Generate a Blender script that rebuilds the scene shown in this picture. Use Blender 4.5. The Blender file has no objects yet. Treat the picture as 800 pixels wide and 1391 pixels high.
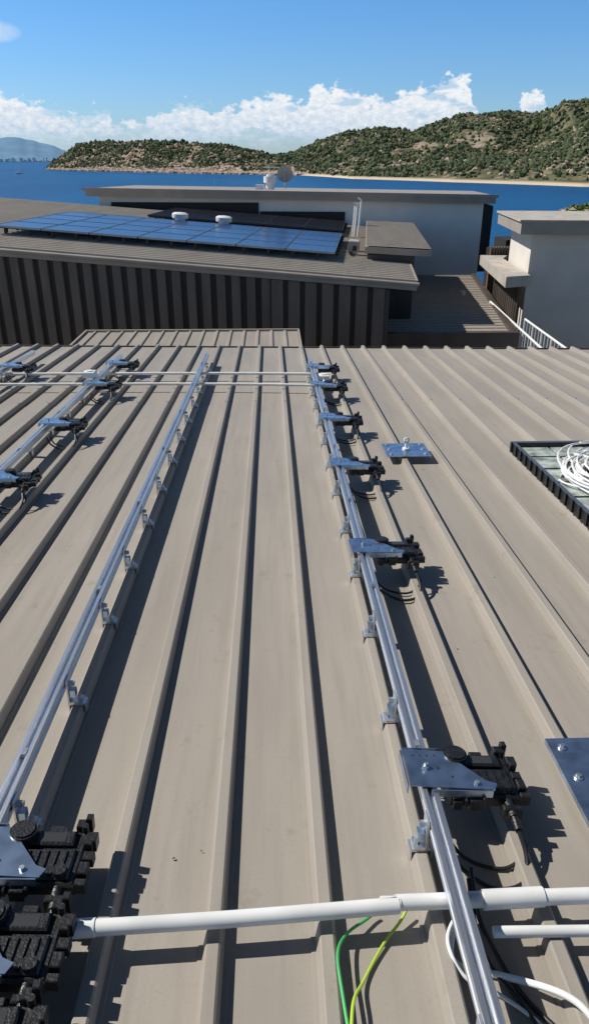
import bpy, math, random
import numpy as np
from mathutils import Vector, Matrix, noise
random.seed(7); rng=np.random.default_rng(7)
sc=bpy.context.scene
ZC=20.0; HC=1.42
sc.view_settings.view_transform='Standard'; sc.view_settings.look='None'; sc.view_settings.exposure=0

# ---------------------------------------------------------------- materials
def newmat(name):
    m=bpy.data.materials.new(name); m.use_nodes=True
    nt=m.node_tree; b=nt.nodes['Principled BSDF']; return m,nt,b
def mat(name,col,rough=.5,metal=0.,var=.15,scale=3.,bump=0.,bscale=40.,spec=.5,stretch=(1,1,1),col2=None,detail=3,coord='Object'):
    m,nt,b=newmat(name)
    b.inputs['Roughness'].default_value=rough; b.inputs['Metallic'].default_value=metal
    b.inputs['Specular IOR Level'].default_value=spec
    tc=nt.nodes.new('ShaderNodeTexCoord'); mp=nt.nodes.new('ShaderNodeMapping')
    mp.inputs['Scale'].default_value=stretch
    nt.links.new(tc.outputs[coord],mp.inputs[0])
    n=nt.nodes.new('ShaderNodeTexNoise'); n.inputs['Scale'].default_value=scale; n.inputs['Detail'].default_value=detail
    nt.links.new(mp.outputs[0],n.inputs['Vector'])
    r=nt.nodes.new('ShaderNodeValToRGB')
    c2=col2 if col2 else tuple(min(1,c*(1+var)) for c in col)
    c1=col if col2 else tuple(c*(1-var) for c in col)
    r.color_ramp.elements[0].position=.33; r.color_ramp.elements[1].position=.67
    r.color_ramp.elements[0].color=(*c1,1); r.color_ramp.elements[1].color=(*c2,1)
    nt.links.new(n.outputs['Fac'],r.inputs[0]); nt.links.new(r.outputs[0],b.inputs['Base Color'])
    if bump>0:
        n2=nt.nodes.new('ShaderNodeTexNoise'); n2.inputs['Scale'].default_value=bscale; n2.inputs['Detail'].default_value=2
        nt.links.new(mp.outputs[0],n2.inputs['Vector'])
        bp=nt.nodes.new('ShaderNodeBump'); bp.inputs['Strength'].default_value=bump; bp.inputs['Distance'].default_value=.02
        nt.links.new(n2.outputs['Fac'],bp.inputs['Height']); nt.links.new(bp.outputs[0],b.inputs['Normal'])
    return m

def roofmat(name,base,dirt,bump=True):
    m,nt,b=newmat(name); L=nt.links.new; N=nt.nodes.new
    tc=N('ShaderNodeTexCoord')
    def nz(scale,st,det=3,rough=.6):
        mp=N('ShaderNodeMapping'); mp.inputs['Scale'].default_value=st; L(tc.outputs['Object'],mp.inputs[0])
        n=N('ShaderNodeTexNoise'); n.inputs['Scale'].default_value=scale; n.inputs['Detail'].default_value=det; n.inputs['Roughness'].default_value=rough
        L(mp.outputs[0],n.inputs['Vector']); return n
    a=nz(1.6,(1.8,.35,1)); s=nz(9,(2.6,.15,1),4); sp=nz(7,(1,.8,1),5,.75); g=nz(220,(1,1,1),1)
    def mix(c1,c2,fac,lo,hi):
        mr=N('ShaderNodeMapRange'); mr.inputs['From Min'].default_value=lo; mr.inputs['From Max'].default_value=hi
        L(fac,mr.inputs['Value'])
        mx=N('ShaderNodeMix'); mx.data_type='RGBA'; L(mr.outputs[0],mx.inputs['Factor'])
        for i,c in ((6,c1),(7,c2)):
            if isinstance(c,tuple): mx.inputs[i].default_value=(*c,1)
            else: L(c,mx.inputs[i])
        return mx.outputs[2]
    c=mix(tuple(x*.91 for x in base),tuple(x*1.06 for x in base),a.outputs['Fac'],.35,.65)
    c2=mix(c,tuple(x*.82 for x in base),s.outputs['Fac'],.46,.8)
    c3=mix(c2,dirt,sp.outputs['Fac'],.60,.84)
    c4=mix(c3,tuple(x*.8 for x in base),g.outputs['Fac'],.55,.95)
    L(c4,b.inputs['Base Color'])
    rr=N('ShaderNodeMapRange'); rr.inputs['To Min'].default_value=.42; rr.inputs['To Max'].default_value=.6
    L(a.outputs['Fac'],rr.inputs['Value']); L(rr.outputs[0],b.inputs['Roughness'])
    b.inputs['Specular IOR Level'].default_value=.3
    if bump:
        bn=nz(2.2,(2,.5,1),1); bp=N('ShaderNodeBump'); bp.inputs['Strength'].default_value=.12; bp.inputs['Distance'].default_value=.02
        L(bn.outputs['Fac'],bp.inputs['Height']); L(bp.outputs[0],b.inputs['Normal'])
    return m
M_roof=roofmat('roof_steel',(.345,.309,.262),(.22,.175,.125))
M_roof2=roofmat('roof_steel_far',(.36,.318,.265),(.26,.21,.155),False)
M_alu=mat('aluminium',(.74,.76,.79),.36,.92,.14,30,.08,200,stretch=(1,.05,1))
M_galv=mat('galvanised',(.46,.57,.71),.28,.94,.25,18)  # blue tint in the base colour stands in for reflected sky
M_steel=mat('bracket_steel',(.5,.53,.56),.42,.8,.2,60)
M_black=mat('black_plastic',(.013,.013,.014),.42,0,.4,60,.15,150)
M_rubber=mat('black_cable',(.012,.012,.013),.5)
M_pvc=mat('white_conduit',(.74,.74,.71),.35,0,.08,9)
M_wcab=mat('white_cable',(.78,.78,.75),.4,0,.05,30)
M_green=mat('green_wire',(.06,.42,.12),.4)
M_yg=mat('yellow_green_wire',(.45,.6,.06),.4)
M_dark=mat('dark_cladding',(.07,.056,.046),.5,0,.25,2.5,stretch=(1,1,.3))
M_pan=mat('cladding_pan',(.035,.028,.023),.5,0,.2,2.5,stretch=(1,1,.3))  # pans coloured darker than the ribs, relief shading put into the colour
M_dark2=mat('cladding_rib',(.165,.128,.102),.5,0,.18,4,stretch=(1,1,.2))  # lighter tone paints the light caught by raised ribs
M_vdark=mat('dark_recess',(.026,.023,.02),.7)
M_fascia=mat('fascia',(.36,.31,.26),.5,0,.1,2)
M_white=mat('white_render',(.87,.84,.78),.8,0,.05,1.2,.1,60)
M_grey=mat('grey_render',(.66,.61,.54),.85,0,.07,1.2,.1,60)
M_conc=mat('concrete',(.44,.40,.35),.8,0,.15,4,.2,60)
M_tan=mat('timber_deck',(.5,.4,.29),.7,0,.15,6,stretch=(8,1,1))
M_wht=mat('white_paint',(.78,.78,.76),.45,0,.05,10)

# ---------------------------------------------------------------- mesh builder
class MB:
    def __init__(s): s.v=[]; s.f=[]
    def add(s,vs,fs):
        o=len(s.v); s.v+= [tuple(x) for x in vs]; s.f+=[tuple(i+o for i in f) for f in fs]
    def box(s,a,b,ch=0):
        x0,y0,z0=a; x1,y1,z1=b
        vs=[(x0,y0,z0),(x1,y0,z0),(x1,y1,z0),(x0,y1,z0)]
        if ch:
            vs+=[(x0,y0,z1-ch),(x1,y0,z1-ch),(x1,y1,z1-ch),(x0,y1,z1-ch),(x0+ch,y0+ch,z1),(x1-ch,y0+ch,z1),(x1-ch,y1-ch,z1),(x0+ch,y1-ch,z1)]
            fs=[(3,2,1,0),(0,1,5,4),(1,2,6,5),(2,3,7,6),(3,0,4,7),(4,5,9,8),(5,6,10,9),(6,7,11,10),(7,4,8,11),(8,9,10,11)]
        else:
            vs+=[(x0,y0,z1),(x1,y0,z1),(x1,y1,z1),(x0,y1,z1)]
            fs=[(3,2,1,0),(4,5,6,7),(0,1,5,4),(1,2,6,5),(2,3,7,6),(3,0,4,7)]
        s.add(vs,fs)
    def prism(s,poly,th):
        n=len(poly); vs=list(poly)+[(p[0],p[1],p[2]-th) for p in poly]
        fs=[tuple(range(n)),tuple(range(2*n-1,n-1,-1))]+[(i,i+n,(i+1)%n+n,(i+1)%n) for i in range(n)]
        s.add(vs,fs)
    def tube(s,pts,r,n=10,sub=0):
        P=[Vector(p) for p in pts]
        if sub:
            Q=[]
            for i in range(len(P)-1):
                p0=P[max(i-1,0)];p1=P[i];p2=P[i+1];p3=P[min(i+2,len(P)-1)]
                for k in range(sub):
                    t=k/sub
                    Q.append(.5*((2*p1)+(p2-p0)*t+(2*p0-5*p1+4*p2-p3)*t*t+(3*p1-p0-3*p2+p3)*t**3))
            Q.append(P[-1]); P=Q
        up=Vector((0,0,1)); vs=[]; fs=[]
        for i,p in enumerate(P):
            t=(P[min(i+1,len(P)-1)]-P[max(i-1,0)]).normalized()
            a=t.cross(up) if abs(t.dot(up))<.95 else t.cross(Vector((1,0,0)))
            a.normalize(); b=a.cross(t)
            rr=r[i] if isinstance(r,list) else r
            for k in range(n):
                an=2*math.pi*k/n; vs.append(p+a*rr*math.cos(an)+b*rr*math.sin(an))
        for i in range(len(P)-1):
            for k in range(n):
                fs.append((i*n+k,i*n+(k+1)%n,(i+1)*n+(k+1)%n,(i+1)*n+k))
        fs.append(tuple(range(n-1,-1,-1))); fs.append(tuple((len(P)-1)*n+k for k in range(n)))
        s.add(vs,fs)
    def cyl(s,p0,p1,r,n=16): s.tube([p0,p1],r,n)
    def obj(s,name,m,parent=None,M=None,smooth=False):
        me=bpy.data.meshes.new(name); me.from_pydata(s.v,[],s.f); me.materials.append(m)
        if smooth:
            me.polygons.foreach_set('use_smooth',[True]*len(me.polygons))
            me.set_sharp_from_angle(angle=math.radians(40))
        me.update()
        o=bpy.data.objects.new(name,me); sc.collection.objects.link(o)
        if parent: o.parent=parent
        if M is not None: o.matrix_basis=M
        return o
def empty(name,M=None):
    e=bpy.data.objects.new(name,None); sc.collection.objects.link(e); e.empty_display_size=.1
    if M is not None: e.matrix_world=M
    return e
def linkmesh(name,me,parent):
    o=bpy.data.objects.new(name,me); sc.collection.objects.link(o); o.parent=parent; return o

# ---------------------------------------------------------------- near roof
ALPHA=math.radians(3.56)
MR=Matrix.Translation((0,0,ZC))@Matrix.Rotation(-ALPHA,4,'X')@Matrix.Translation((0,0,-HC))
S=.2345; R0=-.136
vend=lambda u:8.56-.075*u
def ribbed(mb,u0,u1,va,vb,s,r0,w0=0,hgt=.036,nv=2):
    prof=[(-.034,0),(-.0335,.0025),(-.024,.0025),(-.0165,hgt*.86),(-.013,hgt),(.011,hgt),(.0155,hgt*.9),(.0155,hgt*.74),(.021,.0025),(.031,.0025),(.0315,0)]
    k0=math.ceil((u0-r0)/s); k1=math.floor((u1-r0)/s)
    pts=[(u0,0)]
    for k in range(k0,k1+1):
        c=r0+k*s
        if c-.04<=u0 or c+.04>=u1: continue
        pts+=[(c+a,b) for a,b in prof]
    pts.append((u1,0))
    vs=[];fs=[];n=len(pts)
    for j in range(nv+1):
        for (u,w) in pts:
            a=va(u) if callable(va) else va; b=vb(u) if callable(vb) else vb
            vs.append((u,a+(b-a)*j/nv,w+w0))
    for j in range(nv):
        for i in range(n-1): fs.append((j*n+i,j*n+i+1,(j+1)*n+i+1,(j+1)*n+i))
    mb.add(vs,fs)
RB=empty('roof_building')
mb=MB(); ribbed(mb,-8,9,-2.5,5.82,S,R0,.003); mb.obj('near_sheet',M_roof,RB,MR)
mb=MB(); ribbed(mb,-8,9,5.76,vend,S,R0,0); mb.obj('far_sheet',M_roof,RB,MR)
mb=MB()
for k in range(-12,16):
    c=R0+k*S
    for v in (5.79,8.35):
        q=v-(.075*c if v>8 else 0)
        mb.cyl((c,q,.037),(c,q,.046),.006,6)
mb.obj('screws',M_steel,RB,MR)
mb=MB()
mb.add([(-8,vend(-8)+.02,-.03),(9,vend(9)+.02,-.03),(9,vend(9)+.16,-.03),(-8,vend(-8)+.16,-.03),
        (-8,vend(-8)+.02,-.2),(9,vend(9)+.02,-.2),(9,vend(9)+.16,-.2),(-8,vend(-8)+.16,-.2)],
       [(4,5,6,7),(0,4,7,3),(1,2,6,5),(2,3,7,6),(0,1,5,4)])
mb.obj('gutter',M_vdark,RB,MR)
mb=MB(); mb.tube([(-8,vend(-8)+.165,-.018),(9,vend(9)+.165,-.018)],.010,8); mb.obj('gutter_lip',M_dark,RB,MR,True)
mb=MB(); mb.add([(-7.9,-2.4,12),(8.9,-2.4,12),(8.9,7.8,12),(-7.9,8.9,12),(-7.9,-2.4,18.5),(8.9,-2.4,18.5),(8.9,7.75,17.95),(-7.9,8.9,17.9)],
   [(0,3,2,1),(4,5,6,7),(0,1,5,4),(1,2,6,5),(2,3,7,6),(3,0,4,7)]); mb.obj('walls',M_conc,RB)
mb=MB()
for i in range(120):
    u=random.uniform(-3.5,4); v=random.uniform(.8,8.2); k=round((u-R0)/S)
    if abs(u-(R0+k*S))<.045: continue
    a=random.uniform(0,3.14); l=random.uniform(.003,.008); q=random.uniform(.4,.8)*l; c,s_=math.cos(a),math.sin(a); z0=.006
    mb.add([(u-l*c,v-l*s_,z0),(u+q*s_,v-q*c,z0+.003),(u+l*c,v+l*s_,z0+.001),(u-q*s_,v+q*c,z0+.004)],[(0,1,2,3)])
mb.obj('roof_debris',mat('debris',(.07,.05,.03),.8,0,.5,20,col2=(.45,.4,.33)),RB,MR)

# ---------------------------------------------------------------- rails
RW0=.093; RH=.044; RT=RW0+RH
def rail(u,v0,v1,ribu,phase=0.,step=.47):
    e=empty('mounting_rail')
    P=[(-.016,0),(.016,0),(.018,.003),(.018,.015),(.013,.019),(.013,.024),(.018,.028),(.018,RH),(.007,RH),(.007,RH-.012),(-.007,RH-.012),(-.007,RH),(-.018,RH),(-.018,.028),(-.013,.024),(-.013,.019),(-.018,.015),(-.018,.003)]
    n=len(P); vs=[(u+a,v,RW0+b) for v in (v0,v1) for a,b in P]
    ff=[(i,(i+1)%n,(i+1)%n+n,i+n) for i in range(n)]
    mb=MB(); mb.add(vs,[tuple(reversed(f)) for f in ff]+[tuple(range(n)),tuple(range(2*n-1,n-1,-1))])
    mb.obj('rail_extrusion',M_alu,e,MR)
    f=MB(); b=MB(); k=MB(); sgn=1 if u>ribu else -1
    v=v0+.2+phase
    while v<v1-.1:
        vv=v+random.uniform(-.02,.02)
        f.box((ribu-.022,vv-.018,.0405),(ribu+.022,vv+.018,.046),ch=.002)
        f.box((ribu-.0265,vv-.016,.012),(ribu-.0225,vv+.016,.045))
        f.box((ribu+.0225,vv-.016,.012),(ribu+.0265,vv+.016,.045))
        xa=u-sgn*.0195; xb=xa-sgn*.005
        f.box((min(xa,xb),vv-.019,.047),(max(xa,xb),vv+.019,.130),ch=.001)
        xc=ribu-sgn*.018
        lo,hi=sorted((xb-sgn*.0005,xc))
        if hi-lo>.004 and (xb-xc)*sgn>0: f.box((lo,vv-.0185,.0465),(hi,vv+.0185,.0515))
        b.cyl((xb,vv,.108),(xb-sgn*.016,vv,.108),.0085,6); b.cyl((ribu-sgn*.008,vv,.0515),(ribu-sgn*.008,vv,.068),.0075,6)
        k.box((min(xb-sgn*.001,xb-sgn*.018),vv-.012,.064),(max(xb-sgn*.001,xb-sgn*.018),vv+.012,.088))
        v+=step
    f.obj('rib_clamps',M_alu,e,MR); b.obj('bolts',M_steel,e,MR); k.obj('clamp_blocks',M_galv,e,MR)
    c=MB(); v=v0+.35
    while v<v1:
        c.box((u-.006,v-.012,RT-.01),(u+.006,v+.012,RT+.002)); v+=.9
    c.obj('slot_nuts',M_steel,e,MR)
rail(.366,-.6,7.15,R0+2*S,phase=.29)
rail(-.65,-.6,7.5,R0-2*S,phase=.4)
rail(-1.50,-.6,7.45,R0-6*S,phase=.2)
rail(-2.44,-.6,7.7,R0-10*S,phase=.1)

# ---------------------------------------------------------------- microinverters
def build_inverter():
    out={}
    b=MB()
    b.box((.052,-.070,-.046),(.226,.078,-.018),ch=.006)
    b.box((.07,-.06,-.018),(.21,.02,-.010),ch=.004)
    b.box((.10,.028,-.018),(.20,.068,-.006),ch=.004)
    for i in range(6): b.box((.085+i*.02,-.054,-.010),(.093+i*.02,.012,-.006))
    b.cyl((.085,.052,-.02),(.085,.052,.010),.030,24); b.cyl((.085,.052,.010),(.085,.052,.014),.025,24)
    b.cyl((.19,-.045,-.01),(.19,-.045,.001),.015,16)
    for (x,y,sx,sy,z0,z1) in [(.234,.055,.012,.014,-.042,-.010),(.236,.012,.012,.012,-.044,-.02),(.235,-.028,.010,.016,-.044,-.012),(.236,-.06,.012,.009,-.044,-.018),
        (.065,-.078,.010,.010,-.044,-.02),(.11,-.078,.015,.011,-.044,-.016),(.15,.084,.016,.009,-.042,-.018),(.205,.086,.010,.012,-.042,-.002),(.222,.094,.007,.009,-.03,.010),(.10,.084,.008,.008,-.036,-.014),(.232,.035,.008,.006,-.03,-.006),(.13,-.082,.004,.006,-.03,-.010),(.085,-.082,.003,.008,-.03,-.012)]:
        b.box((x-sx,y-sy,z0),(x+sx,y+sy,z1),ch=.002)
    b.cyl((.19,-.068,-.032),(.195,-.115,-.038),.013,12); b.cyl((.195,-.115,-.038),(.197,-.145,-.046),.0095,12)
    b.box((.172,-.105,-.052),(.218,-.088,-.022),ch=.003)
    b.cyl((.215,.076,-.02),(.215,.076,.0),.008,10)
    out['body']=(b,M_black)
    c=MB()
    c.tube([(.197,-.14,-.046),(.207,-.19,-.080),(.19,-.235,-.112),(.12,-.245,-.118),(.05,-.20,-.10),(.01,-.13,-.075)],.0055,8,6)
    c.tube([(.195,-.13,-.05),(.215,-.165,-.085),(.16,-.19,-.118),(.07,-.165,-.11),(.02,-.09,-.075)],.0045,8,6)
    out['cables']=(c,M_rubber)
    p=MB()
    T=.003
    top=[(-.045,-.062,.003),(.155,-.072,.003),(.165,-.05,.003),(.14,-.04,.003),(.055,.062,.003),(-.05,.07,.003)]
    p.prism([(x,y,z+T) for x,y,z in top],T)
    p.box((-.05,.071,-.022),(.045,.074,.006)); p.box((.0,-.077,-.014),(.15,-.0735,.0055))
    p.box((-.055,-.06,-.02),(-.0515,.066,.0045))
    out['bracket']=(p,M_galv)
    q=MB(); q.cyl((0,.0,.006),(0,.0,.014),.009,6); q.cyl((.0,.0,.014),(0,0,.02),.005,8); q.cyl((.115,-.052,.006),(.115,-.052,.013),.006,6)
    out['bolt']=(q,M_steel)
    k=MB()
    for i in range(4): k.cyl((-.025+i*.018,.045,.006),(-.025+i*.018,.045,.0064),.0032,10)
    k.cyl((.03,.0,.006),(.03,.0,.0064),.005,12); k.cyl((.06,-.03,.006),(.06,-.03,.0064),.004,12)
    out['punched_holes']=(k,M_vdark)
    l=MB(); l.box((.12,.034,-.006),(.18,.060,-.0052)); out['label']=(l,mat('inverter_label',(.05,.05,.052),.3))
    return {k:v[0].obj('tmp_'+k,v[1],smooth=(k in('cables','body'))) for k,v in out.items()}
tmpl=build_inverter(); invm={k:o.data for k,o in tmpl.items()}
for o in tmpl.values(): bpy.data.objects.remove(o)
def inverter(u,v,rot=0.,dz=0.,tilt=0.):
    e=empty('microinverter',MR@Matrix.Translation((u,v,RT+dz))@Matrix.Rotation(rot,4,'Z')@Matrix.Rotation(tilt,4,'Y'))
    for k,me in invm.items(): linkmesh(k,me,e)
for v in (1.45,2.78,3.9,4.92,5.98,6.75): inverter(.368,v,random.uniform(-.06,.04) if v>2 else 0,0,random.uniform(0,.06))
for v in (1.23,1.02,.82): inverter(-.655,v,random.uniform(-.06,.06),.0,.03)
for v in (2.6,3.75,4.85,6.1,7.0): inverter(-1.50,v,random.uniform(-.05,.05))
for v in (4.9,6.9): inverter(-2.44,v,random.uniform(-.05,.05))

mb=MB(); pts=[]; v=.9
while v<7.0: pts.append((.392+random.uniform(-.004,.008),v,.085+random.uniform(-.02,.008))); v+=.23
mb.tube(pts,.0042,6,4); mb.obj('trunk_cable',M_rubber,None,MR,True)

# ---------------------------------------------------------------- conduits and wires
def pipe(name,pts,r,m,parent=None,sub=0,n=14):
    b=MB(); b.tube(pts,r,n,sub); return b.obj(name,m,parent,MR,True)
e=empty('white_conduit'); w=.073
pipe('pipe',[(-.415,1.085,w),(-.1,1.098,w-.001),(.25,1.118,w),(.5,1.128,w),(3.5,1.15,w)],.0165,M_pvc,e,4,20)
pipe('coupling',[(.43,1.126,w),(.56,1.13,w)],.0205,M_pvc,e,0,20)
pipe('collar',[(-.418,1.085,w),(-.375,1.087,w)],.0185,M_pvc,e,0,20)
e=empty('white_conduit'); pipe('pipe',[(.44,1.07,.048),(1.2,1.06,.048),(3.5,1.05,.048)],.0115,M_pvc,e,4,16)
e=empty('white_conduit'); pipe('pipe',[(-5,6.85,.07),(-1,6.78,.07),(.42,6.7,.07)],.0135,M_pvc,e,4)
e=empty('white_conduit'); pipe('pipe',[(-5,6.40,.07),(-1,6.33,.07),(.38,6.22,.07)],.0125,M_pvc,e,4)
pipe('end_elbow',[(.38,6.22,.07),(.43,6.24,.07),(.45,6.32,.068),(.45,6.62,.066)],.0125,M_pvc,e,4)
e=empty('junction_box'); b=MB(); b.box((.40,6.42,.055),(.50,6.54,.11),ch=.006); b.cyl((.45,6.48,.11),(.45,6.48,.118),.035,20); b.obj('case',M_wht,e,MR)
b=MB(); b.box((.385,6.40,.049),(.515,6.56,.055)); b.obj('base',M_steel,e,MR)
b=MB(); b.box((-1.60,6.25,.139),(-1.50,6.36,.19),ch=.006); e=empty('junction_box'); b.obj('case',M_wht,e,MR)
b=MB(); b.cyl((-1.55,6.30,.188),(-1.55,6.30,.198),.03,16); b.obj('lid',M_wht,e,MR)
e=empty('white_cable')
pipe('cable',[(.385,1.13,.045),(.362,1.09,.03),(.350,1.045,.012),(.378,1.015,.012),(.441,1.0,.014),(.534,.935,.05),(.575,.88,.05),(.62,.78,.02)],.0068,M_wcab,e,8)
pipe('strand',[(.39,1.13,.055),(.350,1.08,.04),(.344,1.03,.04),(.37,.99,.02),(.43,.96,.012),(.5,.88,.012),(.52,.75,.012)],.004,M_wcab,e,8)
e=empty('black_cable')
pipe('cable',[(.43,1.22,.06),(.425,1.13,.03),(.437,1.06,.02),(.463,.98,.012),(.503,.91,.012),(.56,.8,.05)],.0055,M_rubber,e,8)
pipe('cable_2',[(.42,1.2,.05),(.415,1.1,.02),(.425,1.02,.012),(.47,.93,.012),(.50,.8,.012)],.0045,M_rubber,e,8)
e=empty('earth_wire')
pipe('wire',[(.275,1.145,.03),(.255,1.12,.02),(.217,1.08,.012),(.165,1.0,.012),(.135,.93,.04),(.12,.8,.05)],.0034,M_yg,e,8,8)
pipe('wire_green',[(.205,1.145,.02),(.185,1.13,.02),(.14,1.09,.03),(.116,1.035,.045),(.118,.95,.045),(.13,.8,.04)],.0034,M_green,e,8,8)

# ---------------------------------------------------------------- roof anchors
def anchor(u,v,sx,sy,rot=0,ring=True):
    e=empty('roof_anchor_plate',MR@Matrix.Translation((u,v,0))@Matrix.Rotation(rot,4,'Z'))
    b=MB(); b.box((-sx,-sy,.050),(sx,sy,.056))
    b.box((-sx,-sy,.040),(-sx+.003,sy,.0495)); b.box((sx-.003,-sy,.040),(sx,sy,.0495))
    b.obj('plate',M_galv,e)
    q=MB()
    for x in (-sx*.78,sx*.78):
        for y in (-sy*.75,0,sy*.75):
            q.cyl((x,y,.0562),(x,y,.060),.012,14); q.cyl((x,y,.060),(x,y,.066),.007,6)
    q.obj('rivets',M_alu,e)
    if ring:
        q=MB(); q.cyl((0,0,.056),(0,0,.066),.024,16); q.cyl((0,0,.066),(0,0,.10),.010,12)
        q.tube([(.015*math.cos(t),0,.113+.015*math.sin(t)) for t in np.linspace(-1.5,4.7,14)],.006,8); q.obj('eye_bolt',M_wht,e,smooth=True)
anchor(.83,4.4,.135,.13)
anchor(.905,1.50,.155,.155,0,False)

# ---------------------------------------------------------------- tray with cables
e=empty('cable_tray',MR@Matrix.Translation((2.03,3.70,.0)))
hx,hy=.54,.66
b=MB(); b.box((-hx,-hy,.046),(hx,hy,.056))
for s in (-1,1):
    b.box((s*hx-.012,-hy-.012,.044),(s*hx+.012,hy+.012,.105)); b.box((-hx+.0125,s*hy-.012,.0445),(hx-.0125,s*hy+.012,.1045))
    for i in range(15):
        y=-hy+.04+i*.09; b.box(((hx+.0125) if s>0 else -hx-.022,y-.012,.05),((hx+.022) if s>0 else -hx-.0125,y+.012,.112))
for i in range(9):
    y=-hy+.1+i*.14; b.box((-hx+.02,y-.01,.0565),(hx-.02,y+.01,.068))
b.obj('tray_frame',M_black,e)
b=MB()
for s in (-1,1): b.box((s*hx-.0115,-hy-.014,.1055),(s*hx+.0115,hy+.014,.109))
for s in (-1,1): b.box((-hx+.015,s*hy-.014,.1055),(hx-.015,s*hy+.014,.109))
b.obj('tray_edge',mat('tray_edge',(.16,.17,.18),.35,.6),e)
b=MB()
for i in range(6):
    for j in range(5):
        x=-.43+j*.215; y=-.56+i*.225; b.box((x-.1,y-.1,.0685),(x+.1,y+.1,.078))
b.obj('tray_boards',mat('tray_boards',(.32,.36,.33),.5,.0,.5,14),e)
b=MB()
for k in range(60):
    cx,cy=random.uniform(-.09,.03),random.uniform(-.05,.05); rx=.35+random.uniform(-.22,.07); ry=.45+random.uniform(-.26,.10); ph=random.uniform(0,6)
    pts=[(cx+rx*math.cos(t),cy+ry*math.sin(t)*(1+.06*math.sin(2*t+ph)),.090+.0009*k+.006*math.sin(3*t+ph)) for t in np.linspace(ph,ph+6.0,40)]
    b.tube(pts,.006,6)
b.tube([(-.3,.3,.14),(-.1,.05,.145),(.1,-.2,.145),(.35,-.4,.14)],.008,8,8)
b.tube([(-.4,-.3,.13),(-.1,-.1,.14),(.1,.1,.145),(.4,.2,.14)],.008,8,8)
b.obj('coiled_cable',M_wcab,e,smooth=True)

# ---------------------------------------------------------------- building with ribbed cladding + solar
TH=-.1216
MB2=Matrix.Translation((2.5,13.1,ZC-1.9))@Matrix.Rotation(TH,4,'Z')
MB2R=MB2@Matrix.Rotation(math.atan(.067),4,'Y')
B2=empty('clad_building')
def ribbedx(mb,x0,x1,y0,y1,s,h=.04):
    pts=[(y0,0)]; y=y0+.12
    while y<y1-.1:
        pts+=[(y-.03,0),(y-.018,h),(y+.018,h),(y+.03,0)]; y+=s
    pts.append((y1,0)); n=len(pts)
    vs=[(x,p,w) for x in (x0,x1) for p,w in pts]
    mb.add(vs,[(i,i+n,i+n+1,i+1) for i in range(n-1)])
mb=MB(); ribbedx(mb,-16,0,0.0,11,.2345,.022); mb.obj('roof_sheet',M_roof2,B2,MB2R)
mb=MB(); mb.box((-16,-.02,-.14),(.02,-.003,.03)); mb.box((.003,-.003,-.14),(.03,11,.03)); mb.box((-16,0,-.13),(0,11,-.02)); mb.obj('fascia',M_fascia,B2,MB2R)
mb=MB(); mb.tube([(-16,-.07,-.03),(.05,-.07,-.03)],.035,10); mb.obj('gutter',M_fascia,B2,MB2R,True)
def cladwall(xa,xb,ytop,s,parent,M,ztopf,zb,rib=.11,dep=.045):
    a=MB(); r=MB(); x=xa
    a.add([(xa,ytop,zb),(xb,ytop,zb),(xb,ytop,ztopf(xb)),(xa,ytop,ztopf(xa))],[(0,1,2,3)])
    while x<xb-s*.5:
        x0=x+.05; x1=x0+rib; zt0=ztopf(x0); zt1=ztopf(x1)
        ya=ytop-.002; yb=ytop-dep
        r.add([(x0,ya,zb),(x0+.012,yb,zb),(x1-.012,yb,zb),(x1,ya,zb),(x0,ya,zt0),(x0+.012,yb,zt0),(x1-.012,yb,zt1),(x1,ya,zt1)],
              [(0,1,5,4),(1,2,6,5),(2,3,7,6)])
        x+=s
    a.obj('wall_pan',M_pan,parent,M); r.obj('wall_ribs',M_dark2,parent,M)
ztop=lambda x:-x*.067-.17
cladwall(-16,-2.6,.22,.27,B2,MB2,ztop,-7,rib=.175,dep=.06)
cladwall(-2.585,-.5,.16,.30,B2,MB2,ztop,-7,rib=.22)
mb=MB(); mb.add([(-16,.26,-7),(-.48,.26,-7),(-.48,10.8,-7),(-16,10.8,-7),(-16,.26,.9),(-.48,.26,-.16),(-.48,10.8,-.16),(-16,10.8,.9)],
   [(0,3,2,1),(4,5,6,7),(0,1,5,4),(1,2,6,5),(2,3,7,6),(3,0,4,7)]); mb.obj('wall_body',M_dark,B2,MB2)
mb=MB(); mb.box((-.52,.13,-7),(-.44,.255,-.15)); mb.obj('corner_trim',M_dark,B2,MB2)
mb=MB(); mb.prism([(-.9,2.3,.34),(.42,2.3,.28),(.42,9.2,.28),(-.9,9.2,.34)],.12); mb.obj('side_roof',M_fascia,B2,MB2)
mb=MB(); ribbedx(mb,-.88,.40,2.32,9.1,.2345,.022); mb.obj('side_roof_sheet',M_roof2,B2,MB2@Matrix.Translation((0,0,.325))@Matrix.Rotation(math.atan(.04),4,'Y'))
mb=MB(); mb.box((-.85,2.5,-4),(.1,9.1,.17)); mb.obj('side_wall',M_dark,B2,MB2)

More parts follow.
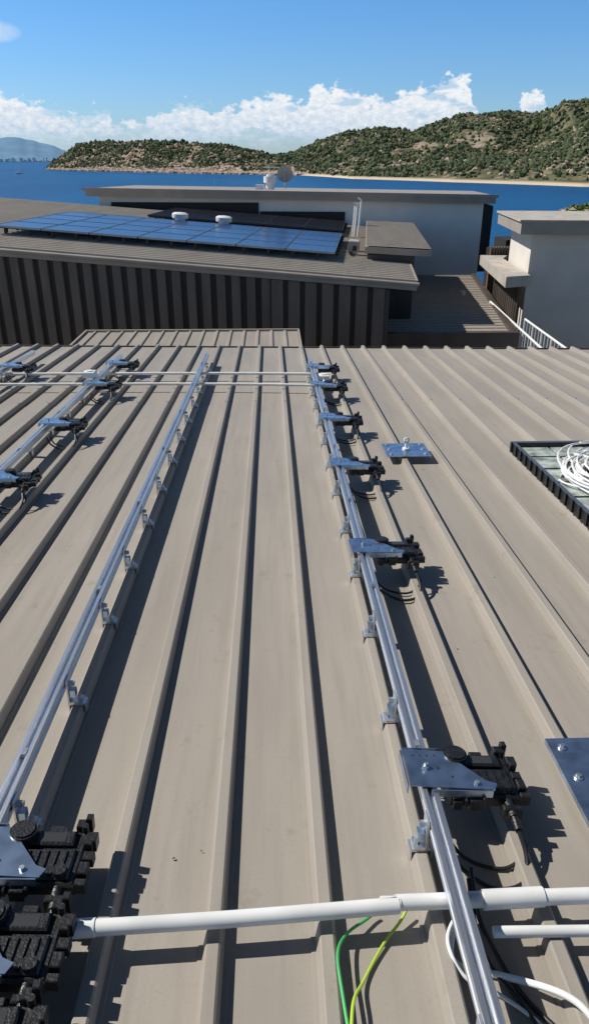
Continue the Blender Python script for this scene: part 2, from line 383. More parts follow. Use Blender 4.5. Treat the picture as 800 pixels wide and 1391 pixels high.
def panelmat(name,c1,c2,rough,spec):
    m,nt,b=newmat(name); L=nt.links.new; N=nt.nodes.new
    tc=N('ShaderNodeTexCoord')
    br=N('ShaderNodeTexBrick'); br.offset=0; br.inputs['Scale'].default_value=1
    br.inputs['Brick Width'].default_value=.16; br.inputs['Row Height'].default_value=.16; br.inputs['Mortar Size'].default_value=.004
    br.inputs['Color1'].default_value=(*c1,1); br.inputs['Color2'].default_value=(*[x*1.3 for x in c1],1); br.inputs['Mortar'].default_value=(*c2,1)
    L(tc.outputs['Object'],br.inputs['Vector']); L(br.outputs['Color'],b.inputs['Base Color'])
    b.inputs['Roughness'].default_value=rough; b.inputs['Specular IOR Level'].default_value=spec
    return m
M_pb=panelmat('solar_glass',(.012,.045,.15),(.06,.11,.21),.2,.07)  # blue base colour takes the place of sky reflection, specular kept low
M_pk=panelmat('solar_glass_dark',(.006,.006,.008),(.02,.02,.02),.5,.05)  # near-black base colour stands in for the dark look of tilted panels
def array(name,M,x0,y0,nx,ny,pw,ph,mglass,mframe,w0=.15):
    e=empty(name); g=MB(); f=MB(); s=MB()
    for i in range(nx):
        for j in range(ny):
            xa=x0+i*(pw+.02); ya=y0+j*(ph+.02)
            g.box((xa+.012,ya+.012,w0+.01),(xa+pw-.012,ya+ph-.012,w0+.034))
            f.box((xa,ya,w0),(xa+.011,ya+ph,w0+.038)); f.box((xa+pw-.011,ya,w0),(xa+pw,ya+ph,w0+.038))
            f.box((xa+.0115,ya,w0),(xa+pw-.0115,ya+.011,w0+.038)); f.box((xa+.0115,ya+ph-.011,w0),(xa+pw-.0115,ya+ph,w0+.038))
    X1=x0+nx*(pw+.02)
    for j in range(ny*2):
        ya=y0+.3+j*(ph*.5); s.box((x0-.05,ya,w0-.05),(X1+.05,ya+.04,w0-.003))
        x=x0+.1
        while x<X1: s.box((x,ya,.03),(x+.04,ya+.04,w0-.052)); x+=.9
    x=x0+.2
    while x<X1: s.box((x,y0+.02,.03),(x+.05,y0+.06,w0-.003)); x+=.48
    g.obj('glass',mglass,e,M); f.obj('frames',mframe,e,M); s.obj('supports',M_vdark,e,M)
M_fr=mat('panel_frame',(.26,.30,.37),.4,.8); M_frk=mat('panel_frame_dark',(.03,.03,.035),.4,.3)
array('solar_panel_array',MB2R,-8.3,1.75,7,4,.955,1.03,M_pb,M_fr)
array('solar_panel_array',MB2R,-6.6,6.9,5,3,1.0,1.05,M_pk,M_frk,.14)

def vent(M):
    e=empty('roof_vent',M); b=MB()
    def ring(prof,n=20):
        vs=[];fs=[]
        for r,z in prof:
            for k in range(n): vs.append((r*math.cos(2*math.pi*k/n),r*math.sin(2*math.pi*k/n),z))
        for i in range(len(prof)-1):
            for k in range(n): fs.append((i*n+k,i*n+(k+1)%n,(i+1)*n+(k+1)%n,(i+1)*n+k))
        fs.append(tuple((len(prof)-1)*n+k for k in range(n))); b.add(vs,fs)
    ring([(.17,0),(.15,.05),(.125,.06),(.125,.26)])
    ring([(.13,.16),(.19,.16),(.2,.19),(.2,.26),(.15,.29),(.05,.30)])
    b.obj('cowl',M_wht,e,smooth=True)
    c=MB(); c.box((-.2,-.2,-.02),(.2,.2,.004)); c.obj('flashing',M_roof2,e)
vent(MB2R@Matrix.Translation((-5.55,6.1,.06))); vent(MB2R@Matrix.Translation((-4.45,6.1,.06)))
e=empty('vent_pipes',MB2R@Matrix.Translation((-1.2,7.2,0))); b=MB()
b.cyl((0,0,0),(0,0,.8),.03,10); b.cyl((.09,.1,0),(.09,.1,.9),.025,10); b.cyl((-.06,.15,0),(-.06,.15,.75),.02,10)
b.box((-.09,-.04,.8),(.05,.03,.83)); b.cyl((.09,.1,.9),(.0,.1,.95),.02,8); b.obj('pipes',M_wht,e)
e=empty('roof_isolator_box',MB2R@Matrix.Translation((-1.15,3.2,0))); b=MB(); b.box((-.12,-.12,.05),(.1,.1,.3),ch=.02); b.box((-.12,.5,.05),(.12,.75,.25),ch=.02); b.obj('case',M_conc,e)
b=MB(); b.cyl((-.05,-.3,.06),(-.05,1.6,.06),.03,8); b.box((-.02,-.13,.1),(.06,-.121,.2)); b.obj('duct',M_black,e)

e=empty('lower_awning_roof'); D=2.3
mb=MB(); ribbed(mb,-2.72,.38,9.2,11.05,.2,-2.6,0,.02); mb.obj('sheet',M_roof,e,Matrix.Translation((0,0,ZC-D)))
mb=MB(); mb.box((-2.75,11.06,-.12),(.41,11.1,.03)); mb.box((.385,9.2,-.12),(.41,11.05,.03)); mb.box((-2.75,9.2,-.12),(-2.725,11.05,.03)); mb.box((-2.7,9.25,-5),(.37,11.0,-.05)); mb.obj('frame',M_fascia,e,Matrix.Translation((0,0,ZC-D)))

e=empty('lower_roof_building'); z=ZC-3.0
mb=MB()
for i in range(28):
    f0=i/28; f1=(i+.86)/28; f2=(i+.90)/28; f3=(i+.97)/28; f4=(i+1)/28
    def P(f,side,dz):
        y=14.0+7.9*f; x=(2.0+.6*f) if side==0 else (4.55+1.2*f); return (x,y,z+dz)
    for fa,fb,za,zb_ in ((f0,f1,0,0),(f1,f2,0,.02),(f2,f3,.02,.02),(f3,f4,.02,0)):
        mb.add([P(fa,0,za),P(fa,1,za),P(fb,1,zb_),P(fb,0,zb_)],[(0,1,2,3)])
mb.obj('roof_sheet',M_roof2,e)
mb=MB(); mb.prism([(1.95,13.88,z+.06),(4.68,13.88,z+.06),(4.68,13.99,z+.06),(1.95,13.99,z+.06)],.3)
mb.prism([(4.56,14.0,z+.06),(4.68,14.0,z+.06),(5.88,21.9,z+.06),(5.76,21.9,z+.06)],.3); mb.obj('parapet',M_dark,e)
mb=MB(); mb.prism([(2.05,14.0,z-.1),(4.5,14.0,z-.1),(5.7,21.9,z-.1),(2.65,21.9,z-.1)],5); mb.obj('walls',M_dark,e)
mb=MB(); mb.cyl((4.7,18.5,z),(4.7,18.5,z+.1),.06,12); mb.obj('pipe_cap',M_wht,e)

# ---------------------------------------------------------------- white building behind
e=empty('white_building'); MW=Matrix.Translation((6.75,23.7,ZC))@Matrix.Rotation(TH,4,'Z')
mb=MB(); mb.prism([(-12.6,0,-.80),(0,0,-.96),(0,5.5,-1.02),(-12.6,5.5,-.86)],.22); mb.obj('roof_slab',M_fascia,e,MW)
mb=MB(); mb.prism([(-12.66,-.06,-.77),(.06,-.06,-.93),(.06,-.002,-.93),(-12.66,-.002,-.77)],.09); mb.obj('capping',M_fascia,e,MW)
mb=MB(); mb.add([(-12.3,.35,-8),(-.3,.35,-8),(-.3,5.3,-8),(-12.3,5.3,-8),(-12.3,.35,-1.04),(-.3,.35,-1.19),(-.3,5.3,-1.25),(-12.3,5.3,-1.1)],[(0,3,2,1),(4,5,6,7),(0,1,5,4),(1,2,6,5),(2,3,7,6),(3,0,4,7)]); mb.obj('walls',M_white,e,MW)
mb=MB(); mb.box((-.29,.5,-3.2),(.02,5.2,-1.27)); mb.obj('side_screen',M_vdark,e,MW)
mb=MB(); mb.box((-11.9,.30,-2.2),(-7.2,.348,-1.2)); mb.box((-7.15,.30,-1.9),(-4.5,.348,-1.45)); mb.obj('window_band',M_vdark,e,MW)
e=empty('satellite_dish',MW@Matrix.Translation((-6.45,1.2,-.82))); b=MB()
b.cyl((0,0,0),(0,0,.38),.025,8)
vs=[];fs=[];n=18
for i,r in enumerate((.0,.10,.18,.25)):
    for k in range(n): vs.append((r*math.cos(6.2832*k/n),-.9*r*r,r*math.sin(6.2832*k/n)*.95+.42))
for i in range(3):
    for k in range(n): fs.append((i*n+k,i*n+(k+1)%n,(i+1)*n+(k+1)%n,(i+1)*n+k))
b.add(vs,fs); b.cyl((0,0,.2),(0,-.35,.42),.01,6); b.obj('dish',M_conc,e)
e=empty('roof_ventilator',MW@Matrix.Translation((-6.9,.9,-.84))); b=MB(); b.cyl((0,0,0),(0,0,.2),.14,16); b.cyl((0,0,.2),(0,0,.38),.2,16); b.cyl((.0,0,.38),(0,0,.44),.11,16); b.box((-.45,-.1,0),(-.2,.1,.14)); b.cyl((-.05,.2,.3),(-.05,.2,.65),.015,6); b.cyl((-.25,.2,.64),(.2,.2,.64),.01,6); b.obj('body',M_wht,e,smooth=True)

# ---------------------------------------------------------------- right building
e=empty('rendered_building'); M4=Matrix.Translation((5.4,16,ZC))@Matrix.Rotation(TH,4,'Z')
mb=MB(); mb.box((0,0,-8),(9,2.4,-1.36)); mb.obj('walls',M_grey,e,M4)
mb=MB(); mb.box((-.32,-.35,-1.355),(9.3,2.6,-1.12)); mb.obj('cap',M_fascia,e,M4)
mb=MB(); mb.box((-.36,-.39,-1.117),(9.3,2.64,-1.08)); mb.obj('capping',M_conc,e,M4)
mb=MB(); mb.prism([(4.8,15.5,ZC-2.15),(5.36,15.7,ZC-2.15),(5.62,18.6,ZC-2.15),(5.9,19.2,ZC-2.15),(5.25,19.3,ZC-2.15)],.22); mb.obj('entry_canopy',M_conc,e)
mb=MB()
for i in range(16):
    y=16.0+i*.24; mb.box((5.25+.03*i,y,ZC-6),(5.30+.03*i,y+.1,ZC-2.38))
mb.obj('screen_battens',M_dark,e)
mb=MB(); mb.box((5.5,19.4,ZC-6),(7.0,19.7,ZC-2.0)); mb.box((6.2,20.4,ZC-6),(8.6,21.5,ZC-1.9)); mb.obj('rear_screen',M_vdark,e)
mb=MB()
for i in range(22): mb.box((5.5+i*.07,19.3,ZC-6),(5.535+i*.07,19.39,ZC-1.95))
mb.obj('rear_battens',M_dark2,e)
e=empty('walkway'); mb=MB(); mb.prism([(4.72,11,ZC-3.95),(5.15,11,ZC-3.95),(5.7,19.2,ZC-3.95),(5.35,19.2,ZC-3.95)],.2); mb.obj('deck',M_tan,e)
def railing(p0,p1,h,n):
    e=empty('handrail'); b=MB(); p0=Vector(p0);p1=Vector(p1)
    b.cyl(p0,p1,.022,8); b.cyl(p0-Vector((0,0,h*.45)),p1-Vector((0,0,h*.45)),.012,6); b.cyl(p0-Vector((0,0,h*.9)),p1-Vector((0,0,h*.9)),.015,6)
    for i in range(n+1):
        q=p0.lerp(p1,i/n); b.cyl(q,q-Vector((0,0,h)),.02 if i%3==0 else .008,6)
    b.obj('rail_frame',M_wht,e)
railing((5.05,17.3,ZC-2.95),(4.62,12.0,ZC-2.95),1.0,24)
railing((5.2,15.2,ZC-2.95),(5.05,11.6,ZC-2.95),1.0,18)

# ---------------------------------------------------------------- scatter helpers
def ico(sub=1):
    import bmesh
    bm=bmesh.new(); bmesh.ops.create_icosphere(bm,subdivisions=sub,radius=1)
    v=np.array([x.co[:] for x in bm.verts]); f=np.array([[q.index for q in p.verts] for p in bm.faces]); bm.free(); return v,f
def scatter(name,pos,size,m,sub=1,jit=.25,squash=.8,parent=None):
    v,f=ico(sub); n=len(pos); nv=len(v)
    J=1+rng.uniform(-jit,jit,(n,nv,1)); sc3=size[:,None,None]*np.concatenate([rng.uniform(.8,1.25,(n,1,2)),np.full((n,1,1),squash)*rng.uniform(.8,1.2,(n,1,1))],2)
    V=(v[None]*J*sc3+pos[:,None,:]).reshape(-1,3); F=(f[None]+np.arange(n)[:,None,None]*nv).reshape(-1,3)
    me=bpy.data.meshes.new(name); me.from_pydata(V.tolist(),[],F.tolist())
    a=me.attributes.new('tone','FLOAT','POINT'); a.data.foreach_set('value',np.repeat(rng.random(n),nv).astype(np.float32))
    me.materials.append(m)
    o=bpy.data.objects.new(name,me); sc.collection.objects.link(o)
    if parent: o.parent=parent
    return o
def tonemat(name,cols,rough=.9,spec=.1):
    m,nt,b=newmat(name); a=nt.nodes.new('ShaderNodeAttribute'); a.attribute_name='tone'
    r=nt.nodes.new('ShaderNodeValToRGB'); cr=r.color_ramp
    while len(cr.elements)<len(cols): cr.elements.new(.5)
    for i,c in enumerate(cols): cr.elements[i].position=i/(len(cols)-1); cr.elements[i].color=(*c,1)
    nt.links.new(a.outputs['Fac'],r.inputs[0]); nt.links.new(r.outputs[0],b.inputs['Base Color'])
    b.inputs['Roughness'].default_value=rough; b.inputs['Specular IOR Level'].default_value=spec
    return m
M_rock=tonemat('rock',[(.3,.24,.18),(.5,.42,.33),(.4,.33,.27)])
M_fol=tonemat('hill_foliage',[(.05,.075,.038),(.08,.108,.052),(.12,.132,.07),(.065,.09,.046),(.15,.145,.085)])  # greens lightened and desaturated, distance haze put into the colour
P=[];Z=[]
for i in range(2200):
    x=random.uniform(13.6,24); y=random.uniform(36.5,46); h=3.0*math.exp(-((y-41)/3.2)**2)*min(1,max(0,(x-13.4)/2.0))
    P.append((x,y,ZC-6.0+h*1.2+random.uniform(-.1,.1))); Z.append(random.uniform(.12,.32))
e=empty('rock_mound'); scatter('rocks',np.array(P),np.array(Z),M_rock,1,.25,.8,parent=e)
mb=MB(); mb.box((14.2,37.5,ZC-8),(24,45,ZC-5.6)); mb.obj('base',M_conc,e)
M_leaf=tonemat('leaf',[(.05,.10,.02),(.12,.2,.03),(.3,.32,.05)],.6,.3)
def shrub(x,y,z,R,n=1500):
    e=empty('shrub'); b=MB()
    for i in range(9):
        a=random.uniform(0,6.28); r=random.uniform(.3,.9)*R
        b.tube([(x,y,z),(x+r*.4*math.cos(a),y+r*.4*math.sin(a),z+R*.5),(x+r*math.cos(a),y+r*math.sin(a),z+R*random.uniform(.7,1.2))],[.05,.035,.015],6)
    b.obj('stems',M_conc,e)
    V=[];F=[];Tn=[]
    for i in range(n):
        d=Vector((random.gauss(0,1),random.gauss(0,1),random.gauss(0,1))).normalized(); rr=R*(.45+.65*random.random()**.5)*(1+.5*noise.noise(d*2.2))
        c=Vector((x,y,z+R*.8))+Vector((d.x*rr,d.y*rr,d.z*rr*.75))
        a=Vector((random.gauss(0,1),random.gauss(0,1),random.gauss(0,.9))).normalized()*.13; bb=a.cross(Vector((random.gauss(0,1),random.gauss(0,1),1))).normalized()*.04
        o=len(V); V+=[c-a,c+bb,c+a,c-bb]; F.append((o,o+1,o+2,o+3)); Tn+=[random.random()]*4
    me=bpy.data.meshes.new('leaves'); me.from_pydata(V,[],F); at=me.attributes.new('tone','FLOAT','POINT'); at.data.foreach_set('value',Tn)
    me.materials.append(M_leaf); o=bpy.data.objects.new('leaves',me); sc.collection.objects.link(o); o.parent=e
shrub(15.75,40.6,ZC-2.8,.42,1100); shrub(16.45,40.8,ZC-2.65,.36,900)

# ---------------------------------------------------------------- ground, sea
mb=MB(); mb.prism([(-60,-40,ZC-8),(60,-40,ZC-8),(60,38,ZC-8),(28,52,ZC-8),(12,50,ZC-8),(6,40,ZC-8),(-60,36,ZC-8)],14); mb.obj('ground',mat('ground',(.22,.2,.15),.9,0,.2,.4))
def seamat():
    m,nt,b=newmat('sea_water'); L=nt.links.new; N=nt.nodes.new
    g=N('ShaderNodeNewGeometry')
    mp=N('ShaderNodeMapping'); mp.inputs['Scale'].default_value=(.006,.0022,1); L(g.outputs['Position'],mp.inputs[0])
    n=N('ShaderNodeTexNoise'); n.inputs['Scale'].default_value=1; n.inputs['Detail'].default_value=5; L(mp.outputs[0],n.inputs['Vector'])
    r=N('ShaderNodeValToRGB'); r.color_ramp.elements[0].position=.35; r.color_ramp.elements[1].position=.7
    r.color_ramp.elements[0].color=(.003,.068,.20,1); r.color_ramp.elements[1].color=(.006,.105,.265,1); L(n.outputs['Fac'],r.inputs[0]); L(r.outputs[0],b.inputs['Base Color'])
    mp2=N('ShaderNodeMapping'); mp2.inputs['Scale'].default_value=(.25,.12,1); L(g.outputs['Position'],mp2.inputs[0])
    n2=N('ShaderNodeTexNoise'); n2.inputs['Scale'].default_value=1; n2.inputs['Detail'].default_value=5; n2.inputs['Roughness'].default_value=.65; L(mp2.outputs[0],n2.inputs['Vector'])
    bp=N('ShaderNodeBump'); bp.inputs['Strength'].default_value=1; bp.inputs['Distance'].default_value=1.2; L(n2.outputs['Fac'],bp.inputs['Height']); L(bp.outputs[0],b.inputs['Normal'])
    b.inputs['Roughness'].default_value=.35; b.inputs['Specular IOR Level'].default_value=.13
    return m
mb=MB(); mb.add([(-40000,-2000,0),(40000,-2000,0),(40000,60000,0),(-40000,60000,0)],[(0,1,2,3)]); mb.obj('sea',seamat())

# ---------------------------------------------------------------- hills
def T(X): return .9026*(X-400)/1000+.0307
def interp(tab,x):
    return float(np.interp(x,[a[0] for a in tab],[a[1] for a in tab]))
def hill(sky,base,depth,t0,t1,nt_,ns,seed,back=1.5,bw=.03):
    def hz(t,s):
        y0=interp(base,t); y1=y0+interp(depth,t)
        y=y0+(y1-y0)*s; x=t*y
        crest=ZC+interp(sky,t)*y1
        q=max(0.,min(1.,s))
        p=(1-math.cos(math.pi*q**.85))/2*.55+.45*q**.75 if s<1 else max(0,1-(s-1)**1.5*1.2)
        nn=noise.fractal(Vector((x/170+seed,y/240,seed)),1.0,2.0,5)
        rid=abs(noise.noise(Vector((x/120+seed*2,y/300,1.7))))
        zz=crest*p*(1+math.sin(math.pi*q)*(.5*nn-.4*rid))+crest*.03*nn*min(1,q*10)
        if s<bw: zz=min(zz,.8+40*s)
        if s<=0: zz=-3
        return x,y,zz
    vs=[hz(t0+(t1-t0)*i/nt_,-.01+(back+.01)*j/ns) for i in range(nt_+1) for j in range(ns+1)]
    fs=[(i*(ns+1)+j,(i+1)*(ns+1)+j,(i+1)*(ns+1)+j+1,i*(ns+1)+j+1) for i in range(nt_) for j in range(ns)]
    return vs,fs,hz
def hillmat(name,g1,g2,rk,lo,hi,zl,zh,sand,scale=.012):
    m,nt,b=newmat(name); L=nt.links.new; N=nt.nodes.new; g=N('ShaderNodeNewGeometry')
    n=N('ShaderNodeTexNoise'); n.inputs['Scale'].default_value=scale*4; n.inputs['Detail'].default_value=6; L(g.outputs['Position'],n.inputs['Vector'])
    r=N('ShaderNodeValToRGB'); r.color_ramp.elements[0].position=.35; r.color_ramp.elements[1].position=.65
    r.color_ramp.elements[0].color=(*g1,1); r.color_ramp.elements[1].color=(*g2,1); L(n.outputs['Fac'],r.inputs[0])
    n2=N('ShaderNodeTexNoise'); n2.inputs['Scale'].default_value=scale; n2.inputs['Detail'].default_value=8; n2.inputs['Roughness'].default_value=.7; L(g.outputs['Position'],n2.inputs['Vector'])
    mr=N('ShaderNodeMapRange'); mr.inputs['From Min'].default_value=lo; mr.inputs['From Max'].default_value=hi; L(n2.outputs['Fac'],mr.inputs['Value'])
    sx=N('ShaderNodeSeparateXYZ'); L(g.outputs['Position'],sx.inputs[0])
    mz=N('ShaderNodeMapRange'); mz.inputs['From Min'].default_value=zl; mz.inputs['From Max'].default_value=zh; mz.inputs['To Min'].default_value=1; mz.inputs['To Max'].default_value=0; L(sx.outputs['Z'],mz.inputs['Value'])
    mx=N('ShaderNodeMix'); mx.data_type='RGBA'; L(mr.outputs[0],mx.inputs['Factor']); L(r.outputs[0],mx.inputs[6]); mx.inputs[7].default_value=(*rk,1)
    mx2=N('ShaderNodeMix'); mx2.data_type='RGBA'; L(mz.outputs[0],mx2.inputs['Factor']); L(mx.outputs[2],mx2.inputs[6]); mx2.inputs[7].default_value=(*sand,1)
    L(mx2.outputs[2],b.inputs['Base Color']); b.inputs['Roughness'].default_value=.95; b.inputs['Specular IOR Level'].default_value=.05
    return m
def el(Y):
    a=(217.5-Y)/1108; return a*.9026/(1+a*.4305)
skyR=[(T(X),el(Y)) for X,Y in [(330,226),(370,216),(400,208),(430,196),(470,180),(520,174),(560,178),(600,164),(640,155),(680,151),(720,155),(760,144),(800,136),(900,120),(1050,130)]]
baseR=[(T(330),1350),(T(400),1200),(T(480),950),(T(620),800),(T(800),660),(T(1050),560)]
depR=[(T(330),350),(T(400),450),(T(600),800),(T(800),800),(T(1050),800)]
skyL=[(T(X),el(Y)) for X,Y in [(66,229),(76,222),(88,213),(110,201),(150,194),(200,193),(260,195),(300,199),(340,208),(365,213),(400,214),(430,219),(460,228)]]
baseL=[(T(66),1900),(T(80),1750),(T(200),1430),(T(300),1270),(T(400),1180),(T(460),1150)]
depL=[(T(66),60),(T(100),260),(T(200),380),(T(460),280)]
M_hillR=hillmat('hill_ground',(.075,.085,.048),(.17,.155,.09),(.34,.28,.21),.52,.64,1.6,3.2,(.56,.46,.33))
M_hillL=hillmat('headland_ground',(.085,.085,.055),(.17,.15,.10),(.4,.3,.22),.48,.60,7,15,(.48,.35,.26))
for nm,sky,base,dep,t0,t1,m,seed,ntree,nr,smin,bw in (('hills',skyR,baseR,depR,T(330),T(1050),M_hillR,3.,25000,2600,.03,.014),('headland',skyL,baseL,depL,T(66),T(460),M_hillL,9.,7000,3600,.11,.03)):
    vs,fs,hz=hill(sky,base,dep,t0,t1,340,110,seed,bw=bw)
    e=empty(nm); b=MB(); b.v=vs; b.f=fs; b.obj('terrain',m,e,smooth=True)
    P=[];Z=[];RP=[];RZ=[]
    while len(P)<ntree:
        t=random.uniform(t0,t1); s=random.random()**1.1*1.08
        if s<smin: continue
        x,y,z=hz(t,s)
        if noise.fractal(Vector((x/60,y/90,seed)),1,2,4)<-.10 and random.random()<.88: continue
        if z<2.5: continue
        r=random.uniform(.9,2.8)*(y/1100)**.5*(1.5 if random.random()<.10 else 1); P.append((x,y,z+r*.35)); Z.append(r)
    while len(RP)<nr:
        t=random.uniform(t0,t1); s=random.random()**(1.3 if nm=='hills' else 3.5)*1.0
        if nm=='hills' and s<.05: continue
        x,y,z=hz(t,max(s,.012)); RP.append((x,y,z)); RZ.append(random.uniform(1.0,4.2)*(1.25 if nm=='headland' else .9))
    scatter('tree_canopy',np.array(P),np.array(Z),M_fol,1,.45,1.15,parent=e)
    scatter('boulders',np.array(RP),np.array(RZ),tonemat('boulder',[(.28,.21,.17),(.52,.39,.3),(.38,.3,.24)]),1,.25,.7,parent=e)
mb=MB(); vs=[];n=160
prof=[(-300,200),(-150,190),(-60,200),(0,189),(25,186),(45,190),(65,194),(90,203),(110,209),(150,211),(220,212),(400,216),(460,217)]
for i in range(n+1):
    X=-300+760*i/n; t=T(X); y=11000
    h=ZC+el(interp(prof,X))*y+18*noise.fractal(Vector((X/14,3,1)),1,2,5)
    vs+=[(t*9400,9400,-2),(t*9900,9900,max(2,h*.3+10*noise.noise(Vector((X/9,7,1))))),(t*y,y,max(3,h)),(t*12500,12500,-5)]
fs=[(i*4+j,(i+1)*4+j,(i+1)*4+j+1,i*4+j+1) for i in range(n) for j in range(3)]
mb.add(vs,fs); mb.obj('distant_mountains',mat('distant_mountain',(.16,.28,.41),1,0,.12,.002,spec=0),smooth=True)  # bluish base colour paints the aerial haze, no volume used
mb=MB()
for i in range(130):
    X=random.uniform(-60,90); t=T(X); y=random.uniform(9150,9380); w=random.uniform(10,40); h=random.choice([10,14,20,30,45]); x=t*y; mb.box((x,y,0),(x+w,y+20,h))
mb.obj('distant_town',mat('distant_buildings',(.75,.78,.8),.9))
def boat(x,y,L):
    e=empty('sailboat',Matrix.Translation((x,y,0))@Matrix.Rotation(.5,4,'Z')@Matrix.Scale(L,4)); b=MB()
    vs=[(-.5,-.12,.12),(-.5,.12,.12),(.2,.14,.12),(.5,0,.14),(.2,-.14,.12),(-.45,-.06,-.02),(-.45,.06,-.02),(.2,.07,-.02),(.4,0,-.02),(.2,-.07,-.02)]
    b.add(vs,[(0,4,3,2,1),(0,5,9,4),(4,9,8,3),(3,8,7,2),(2,7,6,1),(1,6,5,0)]); b.box((-.25,-.07,.121),(.1,.07,.2),ch=.02); b.cyl((.05,0,.12),(.05,0,1.2),.012,6); b.cyl((.05,0,.25),(-.4,0,.25),.012,6); b.obj('hull_and_mast',M_wht,e)
boat(T(28)*1330,1330,13); boat(T(290)*600,600,6); boat(T(368)*640,640,6)

# ---------------------------------------------------------------- world
W=bpy.data.worlds.new('World'); sc.world=W; W.use_nodes=True; nt=W.node_tree; nt.nodes.clear(); L=nt.links.new; N=nt.nodes.new
d=Vector((.92,-.25,-1)); d=(MR.to_3x3()@d).normalized()
elev=math.asin(-d.z); azm=math.atan2(-d.x,-d.y)
sky=N('ShaderNodeTexSky'); sky.sky_type='NISHITA'; sky.sun_disc=False; sky.sun_elevation=elev; sky.sun_rotation=azm%(2*math.pi); sky.altitude=20; sky.air_density=1; sky.dust_density=.3; sky.ozone_density=2.0
def mth(op,a,b=None,c=None,clamp=False):
    n=N('ShaderNodeMath'); n.operation=op; n.use_clamp=clamp
    for i,v in enumerate((a,b,c)):
        if v is None: continue
        if isinstance(v,(int,float)): n.inputs[i].default_value=v
        else: L(v,n.inputs[i])
    return n.outputs[0]
tc=N('ShaderNodeTexCoord'); sx=N('ShaderNodeSeparateXYZ'); L(tc.outputs['Generated'],sx.inputs[0])
az=mth('MULTIPLY',mth('ARCTAN2',sx.outputs[0],sx.outputs[1]),57.2958); elv=mth('MULTIPLY',mth('ARCSINE',sx.outputs[2]),57.2958)
tint=N('ShaderNodeValToRGB'); cr=tint.color_ramp; cr.elements[0].position=0; cr.elements[0].color=(.60,.80,1.16,1); cr.elements[1].position=1; cr.elements[1].color=(.26,.265,.28,1)
for p_,c_ in ((.07,(.56,.84,1.22,1)),(.2,(.47,.86,1.27,1)),(.40,(.34,.42,.50,1))):
    e1=cr.elements.new(p_); e1.color=c_
L(mth('DIVIDE',elv,50,clamp=True),tint.inputs[0])
mul=N('ShaderNodeMix'); mul.data_type='RGBA'; mul.blend_type='MULTIPLY'; mul.inputs['Factor'].default_value=1; L(sky.outputs[0],mul.inputs[6]); L(tint.outputs[0],mul.inputs[7])
bg=N('ShaderNodeBackground'); bg.inputs['Strength'].default_value=.105; L(mul.outputs[2],bg.inputs['Color'])
def azd(X): return math.degrees(math.atan(T(X)))
def eld(Y): return math.degrees(math.atan(el(Y)))
tops=[(-60,142),(0,135),(30,130),(70,142),(100,158),(150,145),(160,168),(190,164),(225,148),(260,138),(290,146),(330,138),(350,136),(380,118),(400,138),(430,118),(460,116),(490,128),(520,132),(545,122),(580,116),(605,99),(630,105),(640,150),(665,215),(692,215),(702,126),(728,124),(745,215),(800,215)]
ramp=N('ShaderNodeValToRGB'); cr=ramp.color_ramp; A0,A1=-25.,25.
cr.elements[0].position=(azd(tops[0][0])-A0)/(A1-A0); cr.elements[1].position=(azd(tops[-1][0])-A0)/(A1-A0)
for X,Y in tops[1:-1]: cr.elements.new((azd(X)-A0)/(A1-A0))
for k,(X,Y) in enumerate(tops):
    v=max(0,eld(Y)/8); cr.elements[k].color=(v,v,v,1)
def nzw(sxy,scale,det,rough=.6,off=0.):
    c=N('ShaderNodeCombineXYZ'); L(mth('MULTIPLY',az,sxy[0]),c.inputs[0]); L(mth('MULTIPLY',elv,sxy[1]),c.inputs[1]); c.inputs[2].default_value=off
    n=N('ShaderNodeTexNoise'); n.inputs['Scale'].default_value=scale; n.inputs['Detail'].default_value=det; n.inputs['Roughness'].default_value=rough
    L(c.outputs[0],n.inputs['Vector']); return n.outputs['Fac']
n1=nzw((.7,1.0),1.5,6,.62,2.); n2=nzw((.35,1.1),.9,3,.55,7.)
azw=mth('ADD',az,mth('MULTIPLY',mth('SUBTRACT',n2,.5),1.6))
L(mth('DIVIDE',mth('SUBTRACT',azw,A0),A1-A0,clamp=True),ramp.inputs[0])
top=mth('MULTIPLY',ramp.outputs[0],8)
edge=mth('ADD',mth('SUBTRACT',top,elv),mth('MULTIPLY',mth('SUBTRACT',n1,.5),3.6))
m1=N('ShaderNodeMapRange'); m1.interpolation_type='SMOOTHSTEP'; m1.inputs['From Min'].default_value=0; m1.inputs['From Max'].default_value=.45; L(edge,m1.inputs['Value'])
gap=N('ShaderNodeMapRange'); gap.interpolation_type='SMOOTHSTEP'; gap.inputs['From Min'].default_value=.30; gap.inputs['From Max'].default_value=.47; L(n2,gap.inputs['Value'])
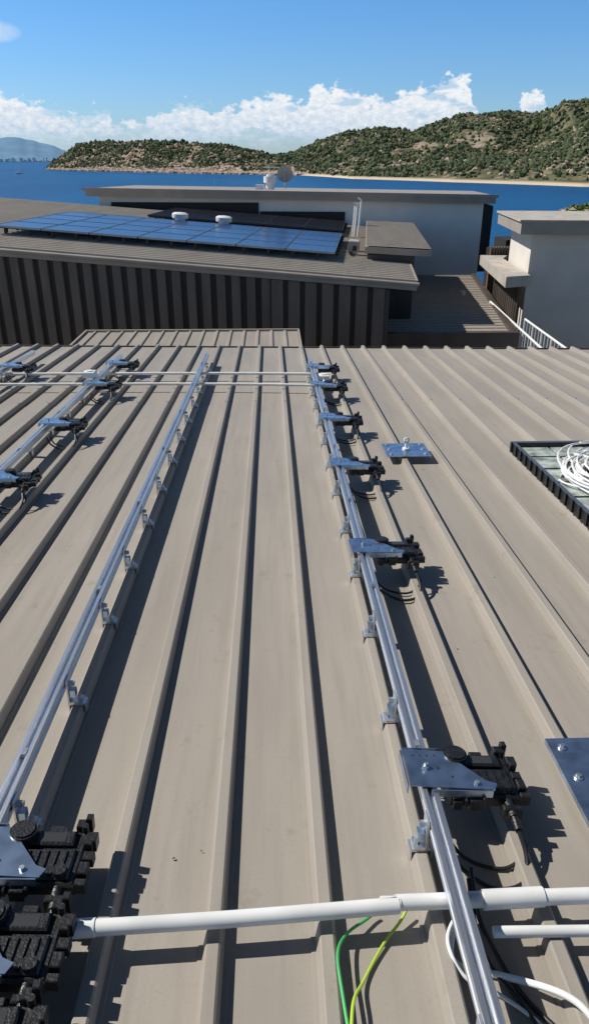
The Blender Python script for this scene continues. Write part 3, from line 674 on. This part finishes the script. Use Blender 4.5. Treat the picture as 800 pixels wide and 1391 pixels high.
low=N('ShaderNodeMapRange'); low.interpolation_type='SMOOTHSTEP'; low.inputs['From Min'].default_value=.5; low.inputs['From Max'].default_value=2.1; low.inputs['To Min'].default_value=.15; L(elv,low.inputs['Value'])
cl=mth('MULTIPLY',mth('MULTIPLY',m1.outputs[0],low.outputs[0]),mth('MAXIMUM',gap.outputs[0],.4))
wz=mth('ADD',mth('POWER',mth('DIVIDE',mth('SUBTRACT',az,azd(10)),2.3),2.),mth('POWER',mth('DIVIDE',mth('SUBTRACT',elv,eld(53)),.7),2.))
wm=mth('MULTIPLY',mth('SUBTRACT',1.0,wz,clamp=True),mth('MULTIPLY',n1,1.3))
cl=mth('MAXIMUM',mth('MULTIPLY',cl,.96),mth('MULTIPLY',wm,.85),clamp=True)
ccr=N('ShaderNodeValToRGB'); ccr.color_ramp.elements[0].position=.28; ccr.color_ramp.elements[1].position=.68; ccr.color_ramp.elements[0].color=(.50,.64,.81,1); ccr.color_ramp.elements[1].color=(.95,.96,.98,1)
sh=mth('ADD',mth('MULTIPLY',nzw((.9,1.3),2.2,5,.65,5.),.85),mth('MULTIPLY',mth('SUBTRACT',elv,1.8),.10)); L(sh,ccr.inputs[0])
bgc=N('ShaderNodeBackground'); bgc.inputs['Strength'].default_value=.97; L(ccr.outputs[0],bgc.inputs['Color'])
mxs=N('ShaderNodeMixShader'); L(cl,mxs.inputs[0]); L(bg.outputs[0],mxs.inputs[1]); L(bgc.outputs[0],mxs.inputs[2])
out=N('ShaderNodeOutputWorld'); L(mxs.outputs[0],out.inputs[0])
sl=bpy.data.lights.new('sun','SUN'); sl.energy=5.0; sl.angle=math.radians(.5); sl.color=(1,.965,.91)
so=bpy.data.objects.new('sun',sl); sc.collection.objects.link(so); so.rotation_euler=d.to_track_quat('-Z','Y').to_euler(); so.location=(-10,0,40)
cam=bpy.data.cameras.new('camera'); cam.sensor_fit='VERTICAL'; cam.sensor_height=36; cam.lens=36*1000/1391; cam.clip_start=.05; cam.clip_end=100000
co=bpy.data.objects.new('camera',cam); sc.collection.objects.link(co); co.location=(0,0,ZC); co.rotation_euler=(math.radians(90-25.55),0,-math.atan(.0307)); sc.camera=co
